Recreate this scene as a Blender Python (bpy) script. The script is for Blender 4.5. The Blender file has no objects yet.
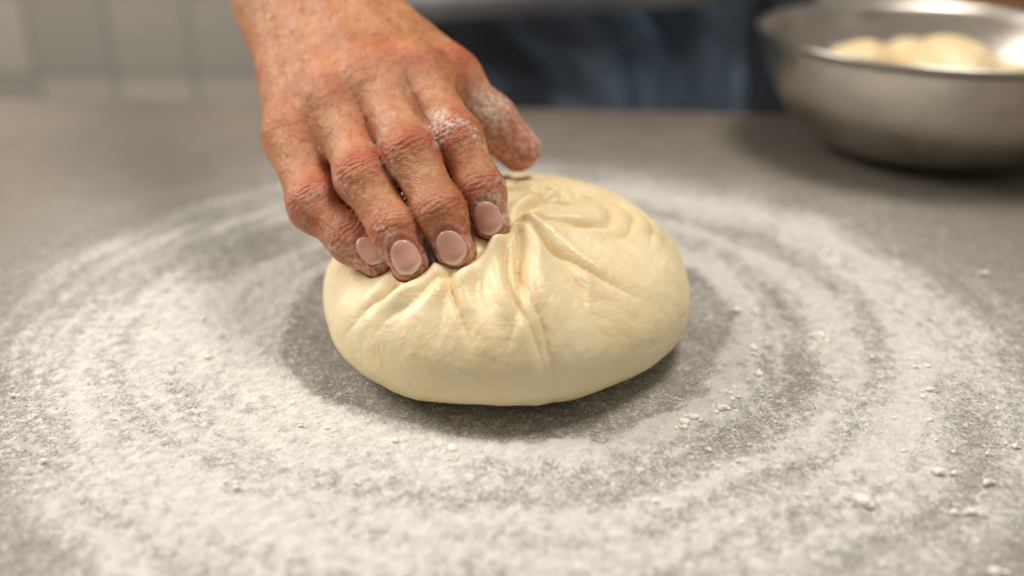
import bpy, bmesh, math, numpy as np
from mathutils import Vector, Matrix
rng=np.random.RandomState(7)
scene=bpy.context.scene
scene.view_settings.view_transform='Standard'
A_=lambda *v: np.array(v,float)
# ---------- noise
_perm=rng.permutation(256); _perm=np.concatenate([_perm,_perm,_perm])
_g=rng.normal(size=(256,3)); _g/=np.linalg.norm(_g,axis=1)[:,None]
def perlin(p):
    p=np.asarray(p,dtype=np.float64); i=np.floor(p).astype(int); f=p-i; i&=255
    u=f*f*f*(f*(f*6-15)+10); out=0
    for dx in (0,1):
        wx=u[:,0] if dx else 1-u[:,0]
        for dy in (0,1):
            wy=u[:,1] if dy else 1-u[:,1]
            for dz in (0,1):
                wz=u[:,2] if dz else 1-u[:,2]
                h=_perm[_perm[_perm[i[:,0]+dx]+i[:,1]+dy]+i[:,2]+dz]
                g=_g[h]
                out=out+wx*wy*wz*(g[:,0]*(f[:,0]-dx)+g[:,1]*(f[:,1]-dy)+g[:,2]*(f[:,2]-dz))
    return out*1.6
def fbm(p,o=4):
    s=0;a=1;t=0
    for k in range(o):
        s=s+a*perlin(p*(2**k)+k*17.3);t+=a;a*=.5
    return s/t
def sstep(a,b,x):
    t=np.clip((x-a)/(b-a),0,1); return t*t*(3-2*t)
# ---------- sdf
def cap(p,a,b,ra,rb):
    a=np.asarray(a,float);b=np.asarray(b,float)
    ab=b-a; L=max(ab@ab,1e-12)
    h=np.clip(((p-a)@ab)/L,0,1)
    d=p-a-h[:,None]*ab
    return np.sqrt((d*d).sum(1))-(ra+(rb-ra)*h)
def ell(p,c,r):
    q=(p-np.asarray(c))/np.asarray(r); k=np.sqrt((q*q).sum(1)); return (k-1)*min(r)
def smin(a,b,k):
    h=np.maximum(k-np.abs(a-b),0)/k
    return np.minimum(a,b)-h*h*k*.25
def mesh_sdf(f,lo,hi,h):
    lo=np.array(lo,float);hi=np.array(hi,float)
    n=np.ceil((hi-lo)/h).astype(int)+1
    F=np.ones(n,dtype=np.float32)
    B=14
    for bi in range(0,n[0],B):
        for bj in range(0,n[1],B):
            for bk in range(0,n[2],B):
                e=np.minimum([bi+B,bj+B,bk+B],n)
                c=lo+h*(np.array([bi,bj,bk])+e)/2
                d=f(c[None])[0]
                if abs(d)>h*B*.9+.005:
                    F[bi:e[0],bj:e[1],bk:e[2]]=d; continue
                X,Y,Z=np.meshgrid(np.arange(bi,e[0]),np.arange(bj,e[1]),np.arange(bk,e[2]),indexing='ij')
                pts=np.stack([X.ravel(),Y.ravel(),Z.ravel()],1)*h+lo
                F[bi:e[0],bj:e[1],bk:e[2]]=f(pts).reshape(X.shape)
    F[0]=F[-1]=1;F[:,0]=F[:,-1]=1;F[:,:,0]=F[:,:,-1]=1
    ins=F<0
    cnt=np.zeros(n-1,int)
    offs=[(x,y,z) for x in(0,1) for y in(0,1) for z in(0,1)]
    m=n-1
    def sl(A,o): return A[o[0]:o[0]+m[0],o[1]:o[1]+m[1],o[2]:o[2]+m[2]]
    for o in offs: cnt+=sl(ins,o)
    act=(cnt>0)&(cnt<8)
    idx=-np.ones(m,int); ci=np.argwhere(act); idx[act]=np.arange(len(ci))
    acc=np.zeros((len(ci),3));num=np.zeros(len(ci))
    for o in offs:
        for ax in range(3):
            if o[ax]: continue
            o2=list(o);o2[ax]=1
            A=F[ci[:,0]+o[0],ci[:,1]+o[1],ci[:,2]+o[2]].astype(float);Bv=F[ci[:,0]+o2[0],ci[:,1]+o2[1],ci[:,2]+o2[2]].astype(float)
            mk=(A<0)!=(Bv<0)
            t=np.where(mk,A/np.where(mk,A-Bv,1),0)
            q=np.tile(np.array(o,float),(len(ci),1)); q[:,ax]=t
            acc+=q*mk[:,None];num+=mk
    V=(ci+acc/num[:,None])*h+lo
    quads=[]
    for ax in range(3):
        s0=[slice(None)]*3;s1=[slice(None)]*3
        s0[ax]=slice(0,-1);s1[ax]=slice(1,None)
        a=ins[tuple(s0)];b=ins[tuple(s1)]
        e=np.argwhere(a!=b); u,v=[(1,2),(2,0),(0,1)][ax]
        flip=a[e[:,0],e[:,1],e[:,2]]
        def cell(du,dv):
            c=e.copy();c[:,u]-=du;c[:,v]-=dv
            return idx[c[:,0],c[:,1],c[:,2]]
        q=np.stack([cell(1,1),cell(0,1),cell(0,0),cell(1,0)],1)
        q[~flip]=q[~flip][:,::-1]
        quads.append(q)
    return V,np.concatenate(quads)
def grad(f,p,e=.0006):
    g=np.zeros_like(p)
    for i in range(3):
        d=np.zeros(3);d[i]=e
        g[:,i]=f(p+d)-f(p-d)
    return g/np.maximum(np.linalg.norm(g,axis=1),1e-9)[:,None]
# ---------- mesh helpers
def mk(name,V,Fc,mat=None,parent=None,smooth=True,attrs=None):
    me=bpy.data.meshes.new(name)
    me.from_pydata(np.asarray(V).tolist(),[],np.asarray(Fc).tolist() if isinstance(Fc,np.ndarray) else Fc)
    if smooth: me.polygons.foreach_set('use_smooth',[True]*len(me.polygons))
    ob=bpy.data.objects.new(name,me); scene.collection.objects.link(ob)
    if mat: me.materials.append(mat)
    if parent: ob.parent=parent
    for k,v in (attrs or {}).items():
        a=me.attributes.new(k,'FLOAT','POINT'); a.data.foreach_set('value',np.asarray(v,dtype=np.float32))
    me.update(); return ob
def empty(name):
    o=bpy.data.objects.new(name,None); scene.collection.objects.link(o); o.empty_display_size=.05; return o
def getV(me):
    a=np.zeros(len(me.vertices)*3);me.vertices.foreach_get('co',a);return a.reshape(-1,3)
def subdiv(V,Q,lv=1):
    o=mk('tmp',V,Q); md=o.modifiers.new('s','SUBSURF'); md.levels=lv
    dg=bpy.context.evaluated_depsgraph_get(); ev=o.evaluated_get(dg); me=ev.to_mesh()
    V2=getV(me).copy(); n=len(me.polygons); l=np.zeros(n*4,dtype=np.int32); me.loops.foreach_get('vertex_index',l)
    Q2=l.reshape(-1,4).copy(); ev.to_mesh_clear(); m=o.data; bpy.data.objects.remove(o); bpy.data.meshes.remove(m)
    return V2,Q2
def revolve(prof,seg=96):
    V=[];F=[];n=len(prof)
    for i in range(seg):
        a=2*math.pi*i/seg
        for r,z in prof: V.append((r*math.cos(a),r*math.sin(a),z))
    for i in range(seg):
        j=(i+1)%seg
        for k in range(n-1): F.append((i*n+k,j*n+k,j*n+k+1,i*n+k+1))
    return V,F
# ---------- material helper
class M:
    def __init__(s,name,**kw):
        s.m=bpy.data.materials.new(name); s.m.use_nodes=True; s.t=s.m.node_tree; s.b=s.t.nodes['Principled BSDF']
        for k,v in kw.items(): s.set(k,v)
    def set(s,k,v):
        k=k.replace('_',' '); i=s.b.inputs[k]
        if hasattr(v,'is_output') : s.t.links.new(v,i)
        else: i.default_value=(*v,1) if isinstance(v,tuple) and len(v)==3 and i.type=='RGBA' else v
    def n(s,ty,ins=None,**pr):
        nd=s.t.nodes.new(ty)
        for k,v in pr.items(): setattr(nd,k,v)
        for k,v in (ins or {}).items():
            i=nd.inputs[k]
            if hasattr(v,'is_output'): s.t.links.new(v,i)
            else: i.default_value=(*v,1) if isinstance(v,tuple) and len(v)==3 and i.type=='RGBA' else v
        return nd
    def math(s,op,a,b=0.,c=None,clamp=False):
        d={0:a,1:b}
        if c is not None:d[2]=c
        return s.n('ShaderNodeMath',d,operation=op,use_clamp=clamp).outputs[0]
    def mix(s,f,a,b):
        nd=s.t.nodes.new('ShaderNodeMix'); nd.data_type='RGBA'
        for i,v in ((0,f),(6,a),(7,b)):
            if hasattr(v,'is_output'): s.t.links.new(v,nd.inputs[i])
            else: nd.inputs[i].default_value=(*v,1) if isinstance(v,tuple) else v
        return nd.outputs[2]
    def obj(s): return s.n('ShaderNodeTexCoord').outputs['Object']
    def noise(s,sc,det=4,rough=.5,vec=None,dist=0):
        return s.n('ShaderNodeTexNoise',{'Vector':vec or s.obj(),'Scale':sc,'Detail':det,'Roughness':rough,'Distortion':dist}).outputs[0]
    def ramp(s,f,a,b): 
        return s.n('ShaderNodeMapRange',{0:f,1:a,2:b,3:0.,4:1.},clamp=True).outputs[0]
    def attr(s,nm): return s.n('ShaderNodeAttribute',attribute_name=nm).outputs['Fac']
    def bump(s,h,st,dist,nrm=None):
        d={'Height':h,'Strength':st,'Distance':dist}
        if nrm: d['Normal']=nrm
        o=s.n('ShaderNodeBump',d).outputs[0]; s.set('Normal',o); return o
# ===================== MATERIALS
m=M('concrete_counter',Roughness=.42); v=m.obj()
n1=m.noise(5,6,.6,v); n2=m.noise(60,5,.65,v); n3=m.noise(700,3,.6,v)
c=m.mix(m.ramp(n1,.3,.7),(.140,.113,.085),(.215,.184,.147)); c=m.mix(m.math('MULTIPLY',m.ramp(n2,.45,.75),.4),c,(.29,.255,.215))
c=m.mix(m.math('MULTIPLY',m.ramp(n3,.5,.7),.25),c,(.10,.09,.08))
m.set('Base Color',c); m.set('Roughness',m.n('ShaderNodeMapRange',{0:n2,1:.3,2:.7,3:.36,4:.56}).outputs[0]); m.bump(n3,.25,.0004); counter_m=m.m
m=M('cabinet_paint',Base_Color=(.12,.12,.12),Roughness=.5); m.bump(m.noise(40),.1,.001); cab_m=m.m
# flour sheet
m=M('flour_powder',Roughness=.9); v=m.obj(); d=m.attr('dens')
r1=m.n('ShaderNodeSeparateColor',{0:m.n('ShaderNodeTexVoronoi',{'Vector':v,'Scale':1300.}).outputs['Color']}).outputs[0]
r2=m.n('ShaderNodeSeparateColor',{0:m.n('ShaderNodeTexVoronoi',{'Vector':v,'Scale':600.}).outputs['Color']}).outputs[1]
r0=m.n('ShaderNodeSeparateColor',{0:m.n('ShaderNodeTexVoronoi',{'Vector':v,'Scale':2600.}).outputs['Color']}).outputs[1]
cl=m.noise(170,5,.7,v)
dd=m.math('MULTIPLY',d,m.n('ShaderNodeMapRange',{0:cl,1:.3,2:.7,3:.78,4:1.22}).outputs[0])
g1=m.math('GREATER_THAN',dd,r1); g0=m.math('GREATER_THAN',dd,r0); g2=m.math('GREATER_THAN',m.math('MULTIPLY',m.math('POWER',dd,2.),.42),r2)
al=m.math('ADD',m.math('MULTIPLY',g1,.27),m.math('MULTIPLY',g2,.30)); al=m.math('ADD',al,m.math('MULTIPLY',g0,.20))
al=m.math('ADD',al,m.math('MULTIPLY',dd,.43),clamp=True)
m.set('Alpha',al); m.set('Base Color',m.mix(m.ramp(cl,.3,.7),(.62,.60,.555),(.83,.81,.765)))
hh=m.math('ADD',m.math('MULTIPLY',g1,.5),m.math('ADD',g2,m.math('MULTIPLY',cl,3.))); m.bump(hh,1.,.0011); flour_m=m.m
m=M('flour_crumb',Roughness=.9,Base_Color=(.93,.87,.75),Subsurface_Weight=.6,Subsurface_Scale=.002); m.set('Subsurface Radius',(1.,.9,.7)); m.bump(m.noise(900),.5,.0006); crumb_m=m.m
# dough
m=M('dough',Roughness=.42,Subsurface_Weight=.18,Subsurface_Scale=.004,Specular_IOR_Level=.45); v=m.obj()
m.set('Subsurface Radius',(1.,.6,.3))
c=m.mix(m.ramp(m.noise(25,4,.6,v),.3,.7),(.85,.68,.385),(.90,.775,.51)); c=m.mix(m.math('MULTIPLY',m.ramp(m.noise(60,5,.7,v,1.),.55,.75),.5),c,(.92,.84,.65))
c=m.mix(m.math('MULTIPLY',m.attr('crease_shade'),.6),c,(.68,.46,.20))  # fold and finger-contact shade mixed into the dough colour
fd=m.math('MULTIPLY',m.ramp(m.noise(38,5,.7,v,.6),.52,.72),m.ramp(m.noise(600,4,.7,v),.45,.6)); c=m.mix(m.math('MULTIPLY',fd,.5),c,(.92,.88,.78))
m.set('Base Color',c); m.set('Roughness',m.math('ADD',m.n('ShaderNodeMapRange',{0:m.noise(90,4,.6,v),1:.35,2:.65,3:.28,4:.52}).outputs[0],m.math('MULTIPLY',fd,.4)))
b1=m.bump(m.noise(110,4,.55,v,1.5),.35,.002); m.bump(m.noise(900,3,.6,v),.15,.0005,b1); dough_m=m.m
# skin
m=M('skin',Roughness=.45,Subsurface_Weight=.1,Subsurface_Scale=.0025,Specular_IOR_Level=.4); v=m.obj()
m.set('Subsurface Radius',(1.,.35,.2))
c=m.mix(m.ramp(m.noise(55,6,.65,v),.32,.68),(.38,.138,.050),(.62,.295,.138))
c=m.mix(m.math('MULTIPLY',m.ramp(m.noise(240,4,.65,v),.5,.72),.35),c,(.74,.43,.26))
c=m.mix(m.attr('red'),c,(.51,.082,.034))
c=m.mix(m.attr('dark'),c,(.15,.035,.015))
fl=m.math('MULTIPLY',m.attr('flour'),m.ramp(m.noise(420,5,.75,v),.42,.62),clamp=True)
c=m.mix(m.math('MULTIPLY',fl,.85),c,(.85,.78,.70)); 
vo=m.n('ShaderNodeTexVoronoi',{'Vector':v,'Scale':900.},feature='DISTANCE_TO_EDGE').outputs[0]; vr=m.ramp(vo,0.,.22)
mp=m.n('ShaderNodeMapping',{'Vector':v,'Rotation':(.6,.2,.5),'Scale':(1.,.35,1.)}).outputs[0]; nw=m.noise(330,5,.7,mp)
c=m.mix(m.math('MULTIPLY',m.ramp(nw,.5,.36),.38),c,(.24,.065,.028)); m.set('Base Color',c)
m.set('Roughness',m.math('ADD',m.math('MULTIPLY',fl,.4),.38))
b1=m.bump(vr,.3,.0004); b2=m.bump(nw,.6,.0014,b1); m.bump(fl,.4,.0005,b2); skin_m=m.m
m=M('fingernail',Roughness=.22,Subsurface_Weight=.1,Subsurface_Scale=.003,Coat_Weight=.4); v=m.obj()
c=m.mix(m.attr('edge'),(.72,.38,.30),(.86,.73,.63)); c=m.mix(m.math('MULTIPLY',m.ramp(m.noise(400,4,.7,v),.55,.75),.4),c,(.85,.74,.67)); m.set('Base Color',c); nail_m=m.m
# steel
m=M('brushed_steel',Metallic=1.,Roughness=.33); v=m.obj()
mp=m.n('ShaderNodeMapping',{'Vector':v,'Scale':(8,8,400)}).outputs[0]; nb=m.noise(1,4,.6,mp)
c=m.mix(m.ramp(m.noise(14,5,.6,v),.35,.7),(.50,.46,.41),(.74,.70,.64)); c=m.mix(m.math('MULTIPLY',m.ramp(m.noise(45,3,.6,v),.62,.72),.6),c,(.16,.15,.14)); m.set('Base Color',c)
m.set('Roughness',m.n('ShaderNodeMapRange',{0:nb,1:.3,2:.7,3:.24,4:.40}).outputs[0]); m.bump(nb,.12,.0005); steel_m=m.m
def cloth(name,a,b,sc=9,ws=1400):
    m=M(name,Roughness=.85); v=m.obj()
    c=m.mix(m.ramp(m.noise(sc,5,.6,v),.38,.62),a,b); m.set('Base Color',c); m.set('Sheen Weight',.2)
    m.bump(m.noise(ws,2,.5,v),.3,.0006); return m.m
m=M('denim_apron',Roughness=.85); v=m.obj(); tt=m.ramp(m.attr('tone'),0.,1.)
c=m.mix(m.ramp(m.noise(9,5,.6,v),.35,.65),(.018,.022,.034),(.05,.06,.085)); c2=m.mix(m.ramp(m.noise(12,5,.6,v),.35,.65),(.055,.10,.17),(.18,.25,.33)); m.set('Base Color',m.mix(tt,c,c2)); m.bump(m.noise(1400,2,.5,v),.3,.0006); apron_m=m.m
shirt_m=cloth('charcoal_shirt',(.014,.017,.026),(.035,.04,.055)); strap_m=cloth('apron_tie_cloth',(.16,.17,.20),(.30,.31,.34)); trouser_m=cloth('dark_trousers',(.012,.012,.016),(.03,.03,.038)); shoe_m=cloth('shoe_leather',(.01,.01,.01),(.02,.018,.015))
wood_m=cloth('dark_oak',(.05,.03,.018),(.10,.06,.035),14,60); crust_m=cloth('baked_crust',(.36,.14,.04),(.62,.34,.13),25,300)
m=M('hair',Roughness=.5); m.set('Base Color',m.mix(m.ramp(m.noise(90,4),.4,.6),(.02,.012,.008),(.06,.035,.02))); hair_m=m.m
m=M('eye_white',Base_Color=(.8,.78,.75),Roughness=.1); eye_m=m.m
m=M('lip',Base_Color=(.4,.12,.09),Roughness=.4); lip_m=m.m
# wall tiles
m=M('glazed_wall_tiles',Roughness=.18); v=m.obj()
sp=m.n('ShaderNodeSeparateXYZ',{0:v}); cv=m.n('ShaderNodeCombineXYZ',{0:sp.outputs[0],1:sp.outputs[2]}).outputs[0]
br=m.n('ShaderNodeTexBrick',{'Vector':cv,'Color1':(.66,.61,.54),'Color2':(.46,.425,.375),'Mortar':(.28,.255,.22),'Scale':1.,'Mortar Size':.003,'Mortar Smooth':.2,'Bias':0.,'Brick Width':.125,'Row Height':.125},offset=0.,squash=1.)
m.set('Base Color',br.outputs[0]); m.set('Roughness',m.n('ShaderNodeMapRange',{0:br.outputs[1],3:.18,4:.8}).outputs[0]); m.bump(m.math('SUBTRACT',1.,br.outputs[1]),.5,.002); tile_m=m.m
m=M('floor_tiles',Roughness=.5); v=m.obj()
br=m.n('ShaderNodeTexBrick',{'Vector':v,'Color1':(.18,.16,.14),'Color2':(.15,.135,.12),'Mortar':(.07,.07,.07),'Scale':1.,'Mortar Size':.004,'Brick Width':.3,'Row Height':.3},offset=0.)
m.set('Base Color',br.outputs[0]); floor_m=m.m
# ===================== ROOM
def box(name,lo,hi,mat,parent=None,bev=0):
    V=[(x,y,z) for x in(lo[0],hi[0]) for y in(lo[1],hi[1]) for z in(lo[2],hi[2])]
    F=[(0,1,3,2),(4,6,7,5),(0,4,5,1),(2,3,7,6),(0,2,6,4),(1,5,7,3)]
    o=mk(name,V,F,mat,parent,smooth=False)
    if bev:
        b=o.modifiers.new('b','BEVEL');b.width=bev;b.segments=4
    return o
box('floor',(-2.5,-2.2,-.94),(2.5,1.2,-.90),floor_m)
box('wall_back',(-2.5,1.1,-.9),(2.5,1.2,1.5),tile_m)
cnt=empty('kitchen_counter')
top=box('countertop',(-1.5,-.95,-.04),(1.5,.428,0),counter_m,cnt,.004)
box('cabinet',(-1.46,-.9,-.80),(1.46,.37,-.041),cab_m,cnt,.003)
box('plinth',(-1.42,-.85,-.90),(1.42,.32,-.80),cab_m,cnt)
for i in range(4):
    x0=-1.45+i*.73; box('cabinet_door_%d'%(i+1),(x0,.371,-.78),(x0+.71,.389,-.06),cab_m,cnt,.004)
cnt.rotation_euler=(0,0,math.radians(-4.5))
sb=empty('sideboard')
box('carcass',(.42,.80,-.84),(1.5,1.09,-.04),wood_m,sb,.004); box('top_board',(.40,.78,-.04),(1.52,1.095,-.01),wood_m,sb,.005)
for i in range(2): box('door_leaf_%d'%(i+1),(.44+i*.53,.785,-.80),(.94+i*.53,.80,-.07),wood_m,sb,.004)
for i,(x,y) in enumerate(((.45,.83),(1.47,.83),(.45,1.06),(1.47,1.06))): box('leg_%d'%(i+1),(x-.02,y-.02,-.9),(x+.02,y+.02,-.84),wood_m,sb)
# ===================== HAND (joint positions in metres)
fing={
 'index':[A_(-.0457,.0178,.1230),A_(-.0252,-.0221,.1038),A_(-.0139,-.0412,.0863),A_(-.0092,-.0475,.0733)],
 'middle':[A_(-.0659,.0154,.1226),A_(-.0457,-.0307,.0993),A_(-.0312,-.0540,.0802),A_(-.0250,-.0615,.0651)],
 'ring':[A_(-.0862,.0133,.1133),A_(-.0676,-.0332,.0893),A_(-.0511,-.0566,.0722),A_(-.0443,-.0650,.0607)],
 'pinky':[A_(-.1072,.0084,.0957),A_(-.0918,-.0275,.0745),A_(-.0730,-.0440,.0632),A_(-.0603,-.0538,.0573)]}
frad={'index':[.0128,.0114,.0099,.0084],'middle':[.0130,.0122,.0105,.0088],'ring':[.0130,.0122,.0103,.0086],'pinky':[.0130,.0122,.0101,.0080]}
thumb=[A_(-.0749,.0782,.1391),A_(-.0318,.0433,.1161),A_(-.0108,.0342,.0966),A_(.0034,.0325,.0818)]
trad=[.018,.0145,.0128,.0108]
W=A_(-.1134,.0981,.1503); E=A_(-.222,.325,.232)
lat=fing['index'][0]-fing['pinky'][0]; lat/=np.linalg.norm(lat)
hax=(fing['middle'][0]+fing['ring'][0])/2-W; hax/=np.linalg.norm(hax)
dors=np.cross(lat,hax); dors/=np.linalg.norm(dors)
if dors[2]<0: dors=-dors
fax=(E-W)/np.linalg.norm(E-W)
wl=np.cross(fax,dors); wl/=np.linalg.norm(wl)
if wl@lat<0: wl=-wl
roots={'index':W+wl*.017,'middle':W+wl*.006,'ring':W-wl*.006,'pinky':W-wl*.018}
def palm(p):
    d=None
    for k in fing:
        a=roots[k]; b=fing[k][0]; 
        x=cap(p,a-dors*.004,b-dors*.002,.0170,frad[k][0]+.0005)
        d=x if d is None else smin(d,x,.020)
    d=smin(d,cap(p,W-dors*.012-wl*.012,fing['pinky'][0]-dors*.012+lat*.004,.017,.013),.012)
    d=smin(d,cap(p,W-dors*.012,(fing['middle'][0]+fing['ring'][0])/2-dors*.012,.016,.012),.012)
    d=smin(d,cap(p,W+wl*.014-dors*.014,fing['index'][0]-dors*.010-lat*.003,.016,.012),.012)
    for k1,k2 in (('index','middle'),('middle','ring'),('ring','pinky')):
        e=.42 if k1=='ring' else .30
        c=(fing[k1][0]*(1-e)+fing[k1][1]*e+fing[k2][0]*(1-e)+fing[k2][1]*e)/2-dors*.005
        d=smin(d,cap(p,c,c-hax*.025,.0085,.011),.012)
    d=smin(d,cap(p,W+wl*.013-dors*.004,E+wl*.012,.021,.034),.02)
    d=smin(d,cap(p,W-wl*.014-dors*.004,E-wl*.012,.020,.036),.02)
    d=smin(d,cap(p,W-wl*.024+fax*.012+dors*.004,W-wl*.024+fax*.016+dors*.004,.010,.010),.012)
    d=smin(d,cap(p,thumb[0]-dors*.006,thumb[1],.019,.0150),.014)
    d=smin(d,cap(p,(thumb[0]+fing['index'][0])/2-dors*.008,thumb[1]*.6+fing['index'][0]*.4-dors*.006,.013,.009),.016)
    return d
def finger(p,J,R):
    d=None
    for i in range(3):
        a,b=J[i],J[i+1]; mid=(a+b)/2; rm=(R[i]+R[i+1])/2*(.965 if i<2 else 1)
        x=np.minimum(cap(p,a,mid,R[i],rm),cap(p,mid,b,rm,R[i+1]))
        d=x if d is None else smin(d,x,.006)
    return d
def hand(p):
    fs=[finger(p,fing[k],frad[k]) for k in ('index','middle','ring','pinky')]
    f=fs[0]
    for x in fs[1:]: f=smin(f,x,.0010)
    d=smin(palm(p),f,.009)
    return smin(d,finger(p,[thumb[0],thumb[1],thumb[2],thumb[3]],trad),.006)
handlo=(-.235,-.085,.035);handhi=(.045,.29,.26)
V,Q=mesh_sdf(hand,handlo,handhi,.0012)
V=V-hand(V)[:,None]*grad(hand,V)*(np.abs(hand(V))<.002)[:,None]
V,Q=subdiv(V,Q,1)
N=grad(hand,V)
disp=np.zeros(len(V)); red=np.zeros(len(V)); dark=np.zeros(len(V)); flo=np.zeros(len(V))
allf=dict(fing); allf['thumb']=thumb; allr=dict(frad); allr['thumb']=trad
tn=np.array([.35,.45,.75]); tn/=np.linalg.norm(tn)
frames={}
nn=perlin(V*220)
for k,J in allf.items():
    base=dors if k!='thumb' else tn
    for i in (1,2,3):
        ax=J[i]-J[i-1]; ax/=np.linalg.norm(ax)
        if i<3:
            ax2=J[i+1]-J[i]; ax2/=np.linalg.norm(ax2); axm=(ax+ax2); axm/=np.linalg.norm(axm)
        else: axm=ax
        nrm=base-axm*(base@axm); nrm/=np.linalg.norm(nrm)
        frames[(k,i)]=(axm,nrm,np.cross(axm,nrm))
        r=V-J[i]; u=r@axm; dd=np.linalg.norm(r,axis=1)
        near=sstep(allr[k][i]*1.7,allr[k][i]*1.1,dd-np.abs(u)*.4)
        dw=sstep(-.1,.8,N@nrm)*near
        if i<3:
            wdt=.0078 if i==1 else .005
            s=r@frames[(k,i)][2]
            uu=u+.0011*nn+ s*s*26*np.sign(u)+.0007*perlin(V*500)
            g=np.exp(-(u/wdt)**2)*dw
            wv=np.abs(np.sin(uu*math.pi/.0024))**.6
            disp+= g*(-.00042*(1-wv)) + .0003*np.exp(-(u/.009)**2)*dw
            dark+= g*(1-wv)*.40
            red+= g*(.58 if i==1 else .32)
            disp-= .0007*np.exp(-(u/.0012)**2)*sstep(.1,.7,-(N@nrm))*near
        else:
            red+= .46*np.exp(-(np.minimum(u+.006,0)/.009)**2)*near
            flo+= .65*sstep(-.016,.002,u)*near
            s=r@frames[(k,3)][2]; wn=.0060 if k!='pinky' else .0050
            e=np.sqrt((s/wn)**2+((u+.001)/.0088)**2)
            disp+= .0004*np.exp(-((e-1.25)/.14)**2)*sstep(.2,.6,N@nrm)*near
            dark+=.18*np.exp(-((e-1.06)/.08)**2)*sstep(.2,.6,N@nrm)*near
    if k!='thumb':
        r=V-(J[0]+dors*.010); e=np.exp(-(r*r).sum(1)/.0125**2); disp+=.0014*e; red+=.24*e
        a=roots[k]+dors*.014; b=J[0]+dors*.010
        ab=b-a;h=np.clip(((V-a)@ab)/(ab@ab),0,1); dl=np.linalg.norm(V-a-h[:,None]*ab,axis=1)
        disp+=.0010*np.exp(-(dl/.0038)**2)*sstep(.15,.5,h)*sstep(0,.6,N@dors)
red+=.9*np.exp(-((V-thumb[3])**2).sum(1)/.014**2)
red+=.35*np.exp(-((V-thumb[1])**2).sum(1)/.018**2)
def pt(u,w,lift=.014): return W*(1-u)+((fing['index'][0]+fing['pinky'][0])/2)*u + (wl*(1-u)+lat*u)*w + dors*lift
veins=[[(-.6,.004),(-.1,.008),(.25,.002),(.55,.010),(.85,.011)],[(.25,.002),(.5,-.010),(.8,-.011)],[(-.8,-.018),(-.2,-.014),(.3,-.020),(.7,-.024)],[(.05,.020),(.4,.020),(.75,.033)]]
for vl in veins:
    for (u0,w0),(u1,w1) in zip(vl[:-1],vl[1:]):
        a=pt(u0,w0);b=pt(u1,w1); ab=b-a;h=np.clip(((V-a)@ab)/(ab@ab),0,1); q=V-a-h[:,None]*ab; q=q-(q@dors)[:,None]*dors
        disp+=.0008*np.exp(-(np.linalg.norm(q+.0012*nn[:,None]*wl,axis=1)/.0019)**2)*sstep(.3,.8,N@dors)*.9
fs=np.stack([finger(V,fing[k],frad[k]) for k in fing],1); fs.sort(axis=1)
gap=np.exp(-np.maximum(fs[:,1],0)/.0022)*sstep(.012,.0,np.abs(fs[:,0])); dark+=.65*gap; red+=.25*gap  # shading between the fingers painted into the skin colour
pn=fbm(V*55+3.1,4)
low=sstep(-.03,-.06,(V-fing['middle'][0])@(-hax))
flo+=sstep(.12,.45,pn)*.65*low
flo+=1.2*np.exp(-((V-thumb[2]-np.array([.0,-.008,.004]))**2).sum(1)/.015**2)+.5*sstep(.1,.4,pn)*np.exp(-((V-fing['index'][1])**2).sum(1)/.03**2)
red+=.30*sstep(.0,.5,fbm(V*60+9,3))
disp+=.00022*fbm(V*400,3)+.0006*fbm(V*90,2)
V2=V+N*disp[:,None]
person=empty('baker_person')
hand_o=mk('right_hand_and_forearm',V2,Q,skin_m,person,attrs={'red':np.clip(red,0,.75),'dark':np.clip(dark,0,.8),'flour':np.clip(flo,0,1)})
def nail(k,w,l0,l1):
    ax,nr,sd=frames[(k,3)]; T=allf[k][3]; nu,nv=22,26
    own=lambda p: finger(p,allf[k],allr[k])
    U,Wd=np.meshgrid(np.linspace(-1,1,nv),np.linspace(-1,1,nu),indexing='ij')
    wid=w*np.where(U<0,(1-np.abs(U)**3.0*.38),(1-np.abs(U)**3.0*.22))
    uu=np.where(U<0,U*l0,U*l1); uu=uu+np.where(U<0,.0018,-.0030)*(Wd**2)*np.abs(U)
    ww=Wd*wid
    def trace(u_,w_):
        p=T+ax*u_.ravel()[:,None]+sd*w_.ravel()[:,None]+nr*.018
        for _ in range(40): p=p-nr*(own(p)*.8)[:,None]
        return ((p-T)@nr).reshape(u_.shape)
    h=trace(uu,ww); h0=trace(np.zeros_like(uu)-.001,ww)
    hz=np.where(uu>-.001,h0+(h-h0)*.75,h)
    e=np.maximum(np.abs(Wd)**4,np.where(U<0,np.abs(U)**6,0))
    hz=hz+.0008*(1-e)-.0003
    Pn=T+ax*uu.ravel()[:,None]+sd*ww.ravel()[:,None]+nr*hz.ravel()[:,None]
    F=[(i*nu+j,(i+1)*nu+j,(i+1)*nu+j+1,i*nu+j+1) for i in range(nv-1) for j in range(nu-1)]
    edge=sstep(.60,.78,U).ravel()*.8
    o=mk(k+'_fingernail',Pn,F,nail_m,person,attrs={'edge':edge})
    s=o.modifiers.new('s','SOLIDIFY'); s.thickness=.0006; s.offset=-1
for k,w in (('index',.0058),('middle',.0060),('ring',.0058),('pinky',.0048),('thumb',.0066)): nail(k,w,.0088,.0060 if k!='thumb' else .007)
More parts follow.
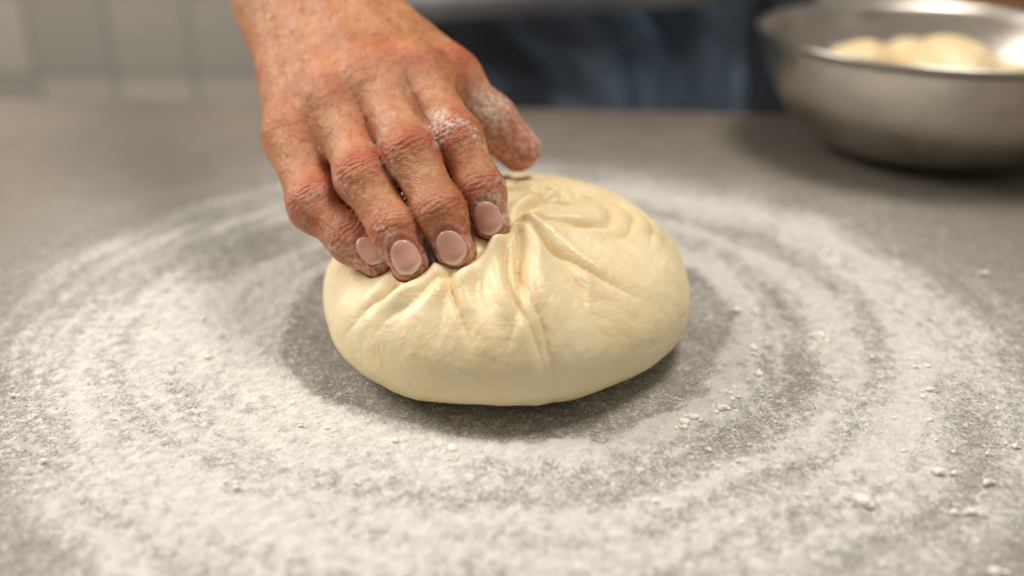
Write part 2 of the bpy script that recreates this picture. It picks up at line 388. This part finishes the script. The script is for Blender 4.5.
# ===================== DOUGH
bm=bmesh.new(); bmesh.ops.create_icosphere(bm,subdivisions=8,radius=1); me=bpy.data.meshes.new('dough_ball'); bm.to_mesh(me); bm.free()
D=getV(me); C=np.array([-.0036,-.008,.0270]); 
rho=np.sqrt(D[:,0]**2+D[:,1]**2); az=np.abs(D[:,2]); ex=np.where(D[:,2]>0,2.05,3.1)
s=(rho**ex+az**ex)**(-1/ex)
Pd=np.stack([D[:,0]*s*.0905,D[:,1]*s*.1010,D[:,2]*s*np.where(D[:,2]>0,.0448,.0300)],1)+C
nrm=D/np.array([.0925,.10,.042]); nrm/=np.linalg.norm(nrm,axis=1)[:,None]
Pd+=nrm*(.0032*perlin(Pd*16+2)+.0012*perlin(Pd*34+6))[:,None]
kn=np.array([0,-.45,.89]); e1=np.array([1,0,0.]); e2=np.cross(kn,e1)
K=np.array([.000,-.038,.064]); K2=np.array([-.026,-.050,.058])
wob=perlin(Pd*30+4); wob2=perlin(Pd*70+14)
dsp=np.zeros(len(Pd)); crease_shade=np.zeros(len(Pd))
def fold(Kp,ang,curv,r0,r1,amp,w):
    global dsp,crease_shade
    r=Pd-Kp; rr=np.linalg.norm(r,axis=1); ph=np.arctan2(r@e2,r@e1)
    d=ph-math.radians(ang)-curv*rr; d=np.arctan2(np.sin(d),np.cos(d))
    cw=d*rr+.0026*wob*sstep(0,.02,rr)+.0008*wob2
    m=sstep(r0*.4,r0,rr)*(1-sstep(r1*.45,r1,rr))*(np.abs(d)<1.2)
    g=np.exp(-np.abs(cw)/(w*.55))
    dsp+=m*amp*(-1.0*g+.75*np.exp(-((cw-w*1.5)/(w*1.3))**2)+.55*np.exp(-((cw+w*1.6)/(w*1.4))**2))
    crease_shade=np.maximum(crease_shade,m*g*min(1,amp/.0036))
for a in [(-90,3,.014,.092,.0046,.0054),(-72,-5,.010,.078,.0040,.0044),(-56,6,.010,.074,.0032,.0042),(-38,-6,.012,.066,.0024,.0040),(-106,6,.010,.088,.0042,.0040),(-121,-3,.010,.084,.0040,.0040),(-137,5,.010,.078,.0034,.0042),(-12,8,.010,.064,.0020,.0038),(18,-8,.008,.064,.0020,.0036),(45,9,.008,.068,.0024,.0034),(70,-9,.008,.064,.0024,.0034)]: fold(K,*a)
for a in [(-98,5,.012,.072,.0032,.0038),(-122,-6,.012,.068,.0032,.0038),(-146,5,.012,.062,.0026,.0040)]: fold(K2,*a)
cs=np.array([.016,.006,.065]); r3=Pd-cs; q3=np.sqrt(r3[:,0]**2+(r3[:,1]*1.2)**2); a3=np.arctan2(r3[:,1],r3[:,0])
arc=perlin(np.stack([q3*80+a3*1.5+.9*wob,a3*.5,np.zeros_like(a3)+3],1))
bil=1-np.exp(-np.abs(arc)/.2); mk_=np.exp(-(np.maximum(q3-.038,0)/.020)**2)*sstep(.040,.054,Pd[:,2])*sstep(-.035,-.015,Pd[:,1]+.3*np.maximum(Pd[:,0],0))
dsp+=.0040*(bil-.6)*mk_; crease_shade=np.maximum(crease_shade,(1-bil)*mk_*.5)
rk=np.linalg.norm(Pd-K,axis=1); dsp-=.0025*np.exp(-(rk/.010)**2); crease_shade=np.maximum(crease_shade,.9*np.exp(-(rk/.008)**2))
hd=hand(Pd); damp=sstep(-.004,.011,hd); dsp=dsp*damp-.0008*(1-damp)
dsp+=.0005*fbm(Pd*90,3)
crease_shade=np.maximum(crease_shade*(.3+.7*damp),.55*np.exp(-(np.maximum(hd,0)/.003)**2))  # contact shade painted on the dough close to the fingers
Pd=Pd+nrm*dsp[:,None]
sel=(Pd[:,2]>.03)
for _ in range(12):
    q=Pd[sel]; d=hand(q); push=np.maximum(0,.0007-d); Pd[sel]=q+np.array([0,.35,-.94])*push[:,None]*.9
zz=Pd[:,2]; Pd[:,2]=np.where(zz<.004,.0014+.0026*np.exp((np.minimum(zz,.004)-.004)/.0026),zz)
me.vertices.foreach_set('co',Pd.ravel()); me.polygons.foreach_set('use_smooth',[True]*len(me.polygons))
a=me.attributes.new('crease_shade','FLOAT','POINT'); a.data.foreach_set('value',np.clip(crease_shade,0,1).astype(np.float32)); me.materials.append(dough_m); me.update()
dough=bpy.data.objects.new('bread_dough',me); scene.collection.objects.link(dough)
# ===================== FLOUR
def angd(th,a): return np.arctan2(np.sin(th-a),np.cos(th-a))
def density(x,y):
    X=x;Y=y-.004
    p=np.stack([x,y,np.zeros_like(x)],1)
    r=np.sqrt(X**2+Y**2); th=np.arctan2(Y,X)
    rw=r+.009*perlin(p*11)+.003*perlin(p*40)+.0014*perlin(p*140)
    inner=sstep(.107,.121,rw); outer=1-sstep(.205,.325,rw+.018*perlin(p*25+5))
    st=fbm(np.stack([rw*85,np.cos(th)*1.1,np.sin(th)*1.1],1),3)
    st2=fbm(np.stack([rw*30+4,np.cos(th)*.9,np.sin(th)*.9],1),2)
    pt_=fbm(p*22+8,4); pf=fbm(p*90+1,4)
    d=inner*outer*(.93+.46*st+.38*st2+.22*pt_+.22*pf)
    ul=np.exp(-(angd(th,2.3)/.6)**2)
    d*=1-.55*ul*(1-sstep(.05,.45,st+st2+.1))
    lf=np.exp(-(angd(th,3.4)/.7)**2)*np.exp(-((rw-.148)/.028)**2); d+=.42*lf*inner
    ri=np.exp(-(angd(th,.15)/.85)**2)
    ridge=np.exp(-((rw-.205)/.010)**2)*ri*.7*np.clip(.7+pt_+pf,0,2); ridge0=np.exp(-((rw-.127)/.006)**2)*(.25+.5*sstep(-.2,.5,-np.sin(th-.6)))*np.clip(.8+pt_+pf,0,2)
    ridge2=np.exp(-((rw-.163)/.006)**2)*ri*.35*np.clip(.9+pt_,0,2)
    gap=np.exp(-((rw-.184)/.009)**2)*ri*.40+np.exp(-((rw-.146)/.006)**2)*ri*.25
    d=d+ridge+ridge0*inner+ridge2-gap
    dust=.54*np.exp(-(np.maximum(r-.2,0)/.12)**2)*(.85+.7*pt_+.3*pf)*(1-.4*sstep(.15,.3,y))+.06
    return np.clip(np.maximum(d,dust),0,1.3),np.clip(ridge+ridge0*inner+ridge2,0,1.5)
step=.0014; xs=np.arange(-.42,.44,step); ys=np.arange(-.31,.40,step)
X,Y=np.meshgrid(xs,ys,indexing='ij'); x=X.ravel();y=Y.ravel()
dn,rg=density(x,y)
edge=np.minimum(np.minimum(x+.42,.44-x),np.minimum(y+.31,.40-y)); dn*=sstep(0,.05,edge)
p=np.stack([x,y,0*x],1)
hz=.0005+.0009*sstep(.4,1.1,dn)*(1+.9*fbm(p*260,3))+.0027*np.clip(rg,0,1.2)*(.5+1.5*np.abs(fbm(p*170,3)))
rr_=np.sqrt(x**2+y**2)
hz*=1-.7*sstep(.115,.10,rr_)
nx,ny=X.shape; ii=np.arange(nx*ny).reshape(nx,ny)
Fq=np.stack([ii[:-1,:-1].ravel(),ii[1:,:-1].ravel(),ii[1:,1:].ravel(),ii[:-1,1:].ravel()],1)
keep=(dn[Fq].max(1)>.01)&(rr_[Fq].min(1)>.055)
flour=empty('scattered_flour')
mk('flour_dusting',np.stack([x,y,hz],1),Fq[keep],flour_m,flour,attrs={'dens':dn})
bm=bmesh.new(); bmesh.ops.create_icosphere(bm,subdivisions=2,radius=1); bm.verts.ensure_lookup_table()
sv=np.array([v.co[:] for v in bm.verts]); sf=np.array([[v.index for v in f.verts] for f in bm.faces]); bm.free()
CV=[];CF=[];n=0
cand=rng.uniform([-.3,-.25],[.3,.30],size=(120000,2)); dc,rc=density(cand[:,0],cand[:,1])
pr=np.clip(rc**1.5+np.maximum(dc-.9,0)*.12,0,1)*.08+.0010*(dc>.3)
ok=rng.rand(len(cand))<pr; c1=cand[ok][:3400]
def crumb(cx,cy,s):
    global n
    if math.hypot(cx,cy+.008)<.116: return
    q=sv*(1+.55*perlin(sv*1.7+rng.rand()*90)[:,None]+.2*perlin(sv*4+rng.rand()*90)[:,None])*np.array([1,rng.uniform(.7,1.1),.65])*s
    CV.append(q+np.array([cx,cy,s*.55+.0013])); CF.append(sf+n); n+=len(sv)
for (cx,cy) in c1: crumb(cx,cy,min(.0006*math.exp(rng.normal()*.45)+.0002,.0018))
pr2=(np.clip(rc,0,1)**1.4*.024+.0003*(dc>.35))*(1+1.6*(cand[:,0]>.05)); c2=cand[rng.rand(len(cand))<pr2][:380]
for (cx,cy) in c2:
    s=.0009+.0018*rng.rand()**3
    for _ in range(rng.randint(1,7)): crumb(cx+rng.normal()*s*1.3,cy+rng.normal()*s*1.3,s*rng.uniform(.35,.8))
    crumb(cx,cy,s)
mk('flour_crumbs',np.concatenate(CV),np.concatenate(CF),crumb_m,flour)
# ===================== BOWL
bowl=empty('steel_mixing_bowl'); bc=(.331,.306)
prof=[(0,.0015),(.045,.0015),(.060,.0022),(.068,.0045)]
for i in range(1,25):
    t=i/24; a=t*math.pi/2*.93
    prof.append((.068+.0672*math.sin(a), .0045+.094*(1-math.cos(a))**.95))
R_=prof[-1][0]; Z_=prof[-1][1]
prof+= [(R_+.002,Z_+.003),(R_+.0055,Z_+.0045),(R_+.0068,Z_+.003),(R_+.006,Z_+.0008),(R_+.0035,Z_+.0002)]
inner=[(max(r-.0022,0),z+.0018) for r,z in prof[1:-6]][::-1]
full=[(0,.0035)]+[(r,z) for r,z in inner[::-1]]+[(R_-.0008,Z_+.003)]+prof[-5:]+[(R_+.0005,Z_-.002)]+[(r,z) for r,z in prof[:-5]][::-1]
Vb,Fb=revolve(full,128)
o=mk('bowl_body',[(a+bc[0],b+bc[1],c) for a,b,c in Vb],Fb,steel_m,bowl)
balls=[(-.058,.006,.050,.036),(.004,-.010,.050,.043),(.0,.062,.040,.036),(.068,.034,.034,.032)]
VV=[];FF=[];n2=0
bm=bmesh.new(); bmesh.ops.create_icosphere(bm,subdivisions=5,radius=1); bm.verts.ensure_lookup_table()
s5=np.array([v.co[:] for v in bm.verts]); f5=np.array([[v.index for v in f.verts] for f in bm.faces]); bm.free()
for bx,by,bz,br_ in balls:
    q=s5*np.array([br_,br_,br_*.92]); q=q*(1+.08*perlin(s5*1.6+bx*90)[:,None]+.03*perlin(s5*5)[:,None])
    VV.append(q+np.array([bc[0]+bx,bc[1]+by,bz])); FF.append(f5+n2); n2+=len(s5)
mk('dough_portions',np.concatenate(VV),np.concatenate(FF),dough_m,bowl,attrs={'crease_shade':np.zeros(n2)+.45})  # portions take one even darker tint
q=s5*np.array([.10,.055,.042])*(1+.04*perlin(s5*2)-.05*np.exp(-(np.sin(s5[:,0]*9+s5[:,1]*2)/.25)**2)*(s5[:,2]>.3))[:,None]
mk('bread_loaf',q+np.array([.60,.87,.0325]),f5,crust_m)
# ===================== PERSON body
def chain(p,lst,k):
    d=None
    for a,b,ra,rb in lst:
        x=cap(p,a,b,ra,rb); d=x if d is None else smin(d,x,k)
    return d
tors=[((-.13,.60,-.04),(.13,.60,-.04),.120,.120),((-.125,.60,.10),(.125,.60,.10),.115,.115),((-.11,.56,.30),(.11,.56,.30),.12,.12),((-.15,.54,.44),(.15,.54,.44),.062,.062),((0,.53,.46),(0,.515,.50),.07,.06)]
arms=[((-.19,.535,.44),E+np.array([0,.0,.0]),.056,.047),(E,E-fax*.055,.046,.044),((.19,.535,.44),(.275,.60,.17),.056,.046),((.275,.60,.17),(.265,.56,-.06),.046,.034)]
def torso_f(p): return chain(p,tors,.06)
def shirt(p):
    d=smin(torso_f(p),chain(p,arms,.02),.03)
    return np.maximum(d,-.10-p[:,2])
V,Q=mesh_sdf(shirt,(-.36,.22,-.12),(.36,.76,.60),.006); Nn=grad(shirt,V,.002)
V=V+Nn*(.006*fbm(V*np.array([16,16,9]),3))[:,None]; mk('shirt',V,Q,shirt_m,person)
c0=E-fax*.055; a1=wl; a2=np.cross(fax,wl); CVv=[];CFf=[]
for i in range(48):
    a=2*math.pi*i/48; rd=a1*math.cos(a)*1.12+a2*math.sin(a)
    for j in range(12):
        b=2*math.pi*j/12; CVv.append(c0+rd*(.043+.006*math.cos(b))+fax*.012*math.sin(b))
for i in range(48):
    for j in range(12): CFf.append((i*12+j,((i+1)%48)*12+j,((i+1)%48)*12+(j+1)%12,i*12+(j+1)%12))
mk('rolled_cuff',CVv,CFf,shirt_m,person)
legs=[((-.09,.60,-.08),(-.10,.585,-.47),.098,.066),((-.10,.585,-.47),(-.10,.61,-.83),.066,.05),((.09,.60,-.08),(.10,.585,-.47),.098,.066),((.10,.585,-.47),(.10,.61,-.83),.066,.05),((-.1,.60,-.05),(.1,.60,-.05),.105,.105)]
def trous(p): return np.maximum(chain(p,legs,.03),-.85-p[:,2])
V,Q=mesh_sdf(trous,(-.26,.45,-.87),(.26,.75,.08),.009); mk('trousers',V,Q,trouser_m,person)
def shoes(p):
    d=None
    for sx in(-.1,.1):
        for a,b,ra,rb in [((sx,.64,-.865),(sx,.50,-.872),.036,.03),((sx*1.05,.50,-.872),(sx*1.05,.46,-.876),.034,.026),((sx,.62,-.84),(sx,.62,-.80),.042,.04)]:
            x=cap(p,a,b,ra,rb); d=x if d is None else smin(d,x,.02)
    return np.maximum(d,-.898-p[:,2])
V,Q=mesh_sdf(shoes,(-.18,.40,-.905),(.18,.70,-.74),.006); mk('shoes',V,Q,shoe_m,person)
gx=np.linspace(-.245,.245,140); gz=np.linspace(-.50,.36,220)
GX,GZ=np.meshgrid(gx,gz,indexing='ij'); hw=np.where(GZ>.14,1-.5*sstep(.14,.30,GZ),1.); xx=(GX*hw).ravel(); z=GZ.ravel()
pp=np.stack([xx,np.full_like(xx,.30),np.maximum(z,-.06)],1)
for _ in range(60):
    d=torso_f(pp); pp[:,1]+=np.clip(d,-.02,.05)*.8; pp[:,1]=np.minimum(pp[:,1],.60)
yy=pp[:,1]-.010
fo=fbm(np.stack([xx*13+.9*perlin(np.stack([xx*5,z*6,0*z],1))+z*7,z*3.5,0*z],1),3); yy-=.036*np.abs(fo)*sstep(.25,0,z)
ap=np.stack([xx,yy,z],1); nx,ny=GX.shape; ii=np.arange(nx*ny).reshape(nx,ny)
tone=sstep(-.02,.10,xx-z*.5+.05*perlin(np.stack([xx*18,z*12,0*z],1)))*.65+.8*sstep(.05,.4,fbm(np.stack([xx*14+z*8,z*9,0*z+4],1),3))
Fq=np.stack([ii[:-1,:-1].ravel(),ii[1:,:-1].ravel(),ii[1:,1:].ravel(),ii[:-1,1:].ravel()],1)
o=mk('apron',ap,Fq,apron_m,person,attrs={'tone':tone}); s=o.modifiers.new('s','SOLIDIFY'); s.thickness=.002
def band(name,pts,w,mat,up=np.array([0,0,1.]),th=.003):
    V=[];F=[]
    for i,q in enumerate(pts):
        V+= [np.array(q)-up*w/2,np.array(q)+up*w/2]
    for i in range(len(pts)-1): F.append((2*i,2*i+2,2*i+3,2*i+1))
    o=mk(name,V,F,mat,person); s=o.modifiers.new('s','SOLIDIFY'); s.thickness=th; s.offset=0
pts=[]
for i in range(97):
    a=2*math.pi*i/96; dr=np.array([math.cos(a),math.sin(a)*.6,0]); q=np.array([0,.595,.098])+dr*.45
    for _ in range(60):
        d=torso_f(q[None])[0]-.028; q=q-dr/np.linalg.norm(dr)*d*.8
    q[2]+=.014*math.cos(a)-.006; pts.append(q)
band('apron_waist_tie',pts,.03,strap_m)
for sx in(-1,1):
    pts=[]
    for i in range(20):
        t=i/19; q=np.array([sx*(.11-.04*t),.40,.34+.20*t])
        for _ in range(60):
            d=shirt(q[None])[0]-.006; q[1]+=np.clip(d,-.02,.03)*.8
            if q[1]>.54: q[1]=.54;break
        pts.append(q.copy())
    band('apron_neck_strap_%s'%('a' if sx<0 else 'b'),pts,.025,strap_m,up=np.array([1.,0,0]))
def head(p):
    q=p.copy(); q[:,0]=np.abs(q[:,0])
    d=cap(q,(0,.52,.50),(0,.495,.60),.056,.052)
    d=smin(d,ell(q,(0,.485,.705),(.074,.094,.088)),.02)
    d=smin(d,ell(q,(0,.445,.655),(.056,.062,.078)),.03)
    d=smin(d,cap(q,(0,.412,.592),(0,.42,.60),.024,.028),.03)
    d=smin(d,cap(q,(0,.392,.680),(0,.368,.642),.007,.012),.012)
    d=smin(d,cap(q,(0,.372,.640),(.012,.378,.640),.008,.007),.006)
    d=smin(d,cap(q,(.012,.394,.698),(.04,.408,.70),.008,.008),.014)
    d=smin(d,ell(q,(.076,.485,.668),(.009,.020,.030)),.006)
    d=-smin(-d,np.linalg.norm(q-np.array([.029,.386,.680]),axis=1)-.013,.008)
    return d
V,Q=mesh_sdf(head,(-.1,.34,.50),(.1,.60,.81),.003); z0=np.zeros(len(V)); 
mk('head_and_neck',V,Q,skin_m,person,attrs={'red':z0+.1,'dark':z0,'flour':z0})
def hair(p):
    d=ell(p,(0,.495,.715),(.084,.104,.094)); d=smin(d,cap(p,(0,.59,.70),(0,.62,.69),.03,.035),.02)
    return np.maximum(d,np.minimum(.47-p[:,1],.735-p[:,2]+(p[:,1]-.47)*-.4)*1.0)
V,Q=mesh_sdf(hair,(-.11,.36,.60),(.11,.68,.83),.004); mk('hair',V+grad(hair,V,.002)*(.002*perlin(V*np.array([150,30,30])))[:,None],Q,hair_m,person)
for sx in(-1,1):
    mk('eye_%s'%('r' if sx<0 else 'l'),s5*.0125+np.array([sx*.029,.402,.680]),f5,eye_m,person)
mk('lips',s5*np.array([.022,.007,.008])+np.array([0,.391,.616]),f5,lip_m,person)
H0=np.array([.264,.555,-.085])
def lhand(p):
    d=cap(p,(.265,.56,-.05),H0,.027,.024)
    for i,(dy,l) in enumerate(((-.026,.075),(-.009,.083),(.009,.078),(.026,.062))):
        a=H0+np.array([0,dy*.5,-.01]); b=H0+np.array([0,dy,-.085]); c=b+np.array([-.008,dy*.1,-l*.5]); e=c+np.array([-.016,0,-l*.42])
        d=smin(d,cap(p,a,b,.017,.0115),.012); f=smin(cap(p,b,c,.0105,.0092),cap(p,c,e,.0092,.008),.003); d=smin(d,f,.003)
    a=H0+np.array([-.008,-.018,-.02]); b=H0+np.array([-.016,-.046,-.06]); c=b+np.array([-.006,-.012,-.035])
    return smin(d,smin(cap(p,a,b,.015,.012),cap(p,b,c,.012,.009),.004),.008)
V,Q=mesh_sdf(lhand,(.20,.46,-.27),(.32,.63,-.03),.0025); z0=np.zeros(len(V)); mk('left_hand',V,Q,skin_m,person,attrs={'red':z0+.1,'dark':z0,'flour':z0})
# ===================== LIGHT
w=bpy.data.worlds.new('World'); scene.world=w; w.use_nodes=True; bg=w.node_tree.nodes['Background']; bg.inputs[0].default_value=(1,.94,.87,1); bg.inputs[1].default_value=.28
def area(name,loc,tgt,size,en,col):
    l=bpy.data.lights.new(name,'AREA'); l.shape='RECTANGLE'; l.size=size[0]; l.size_y=size[1]; l.energy=en; l.color=col
    o=bpy.data.objects.new(name,l); scene.collection.objects.link(o); o.location=loc
    o.rotation_euler=(Vector(tgt)-Vector(loc)).to_track_quat('-Z','Y').to_euler()
area('window_light',(-1.0,.28,.80),(0,0,0),(.7,.6),15.5,(1,.95,.875))
area('ceiling_light',(.35,.12,1.35),(0,-.02,0),(.5,.4),15,(1,.93,.83))
cam=bpy.data.cameras.new('camera'); co=bpy.data.objects.new('camera',cam); scene.collection.objects.link(co); scene.camera=co
co.location=(0,-.464,.235); co.rotation_euler=(math.radians(65),0,0); cam.lens=35; cam.sensor_width=36; cam.clip_start=.01
cam.dof.use_dof=True; cam.dof.focus_distance=.435; cam.dof.aperture_fstop=2.7
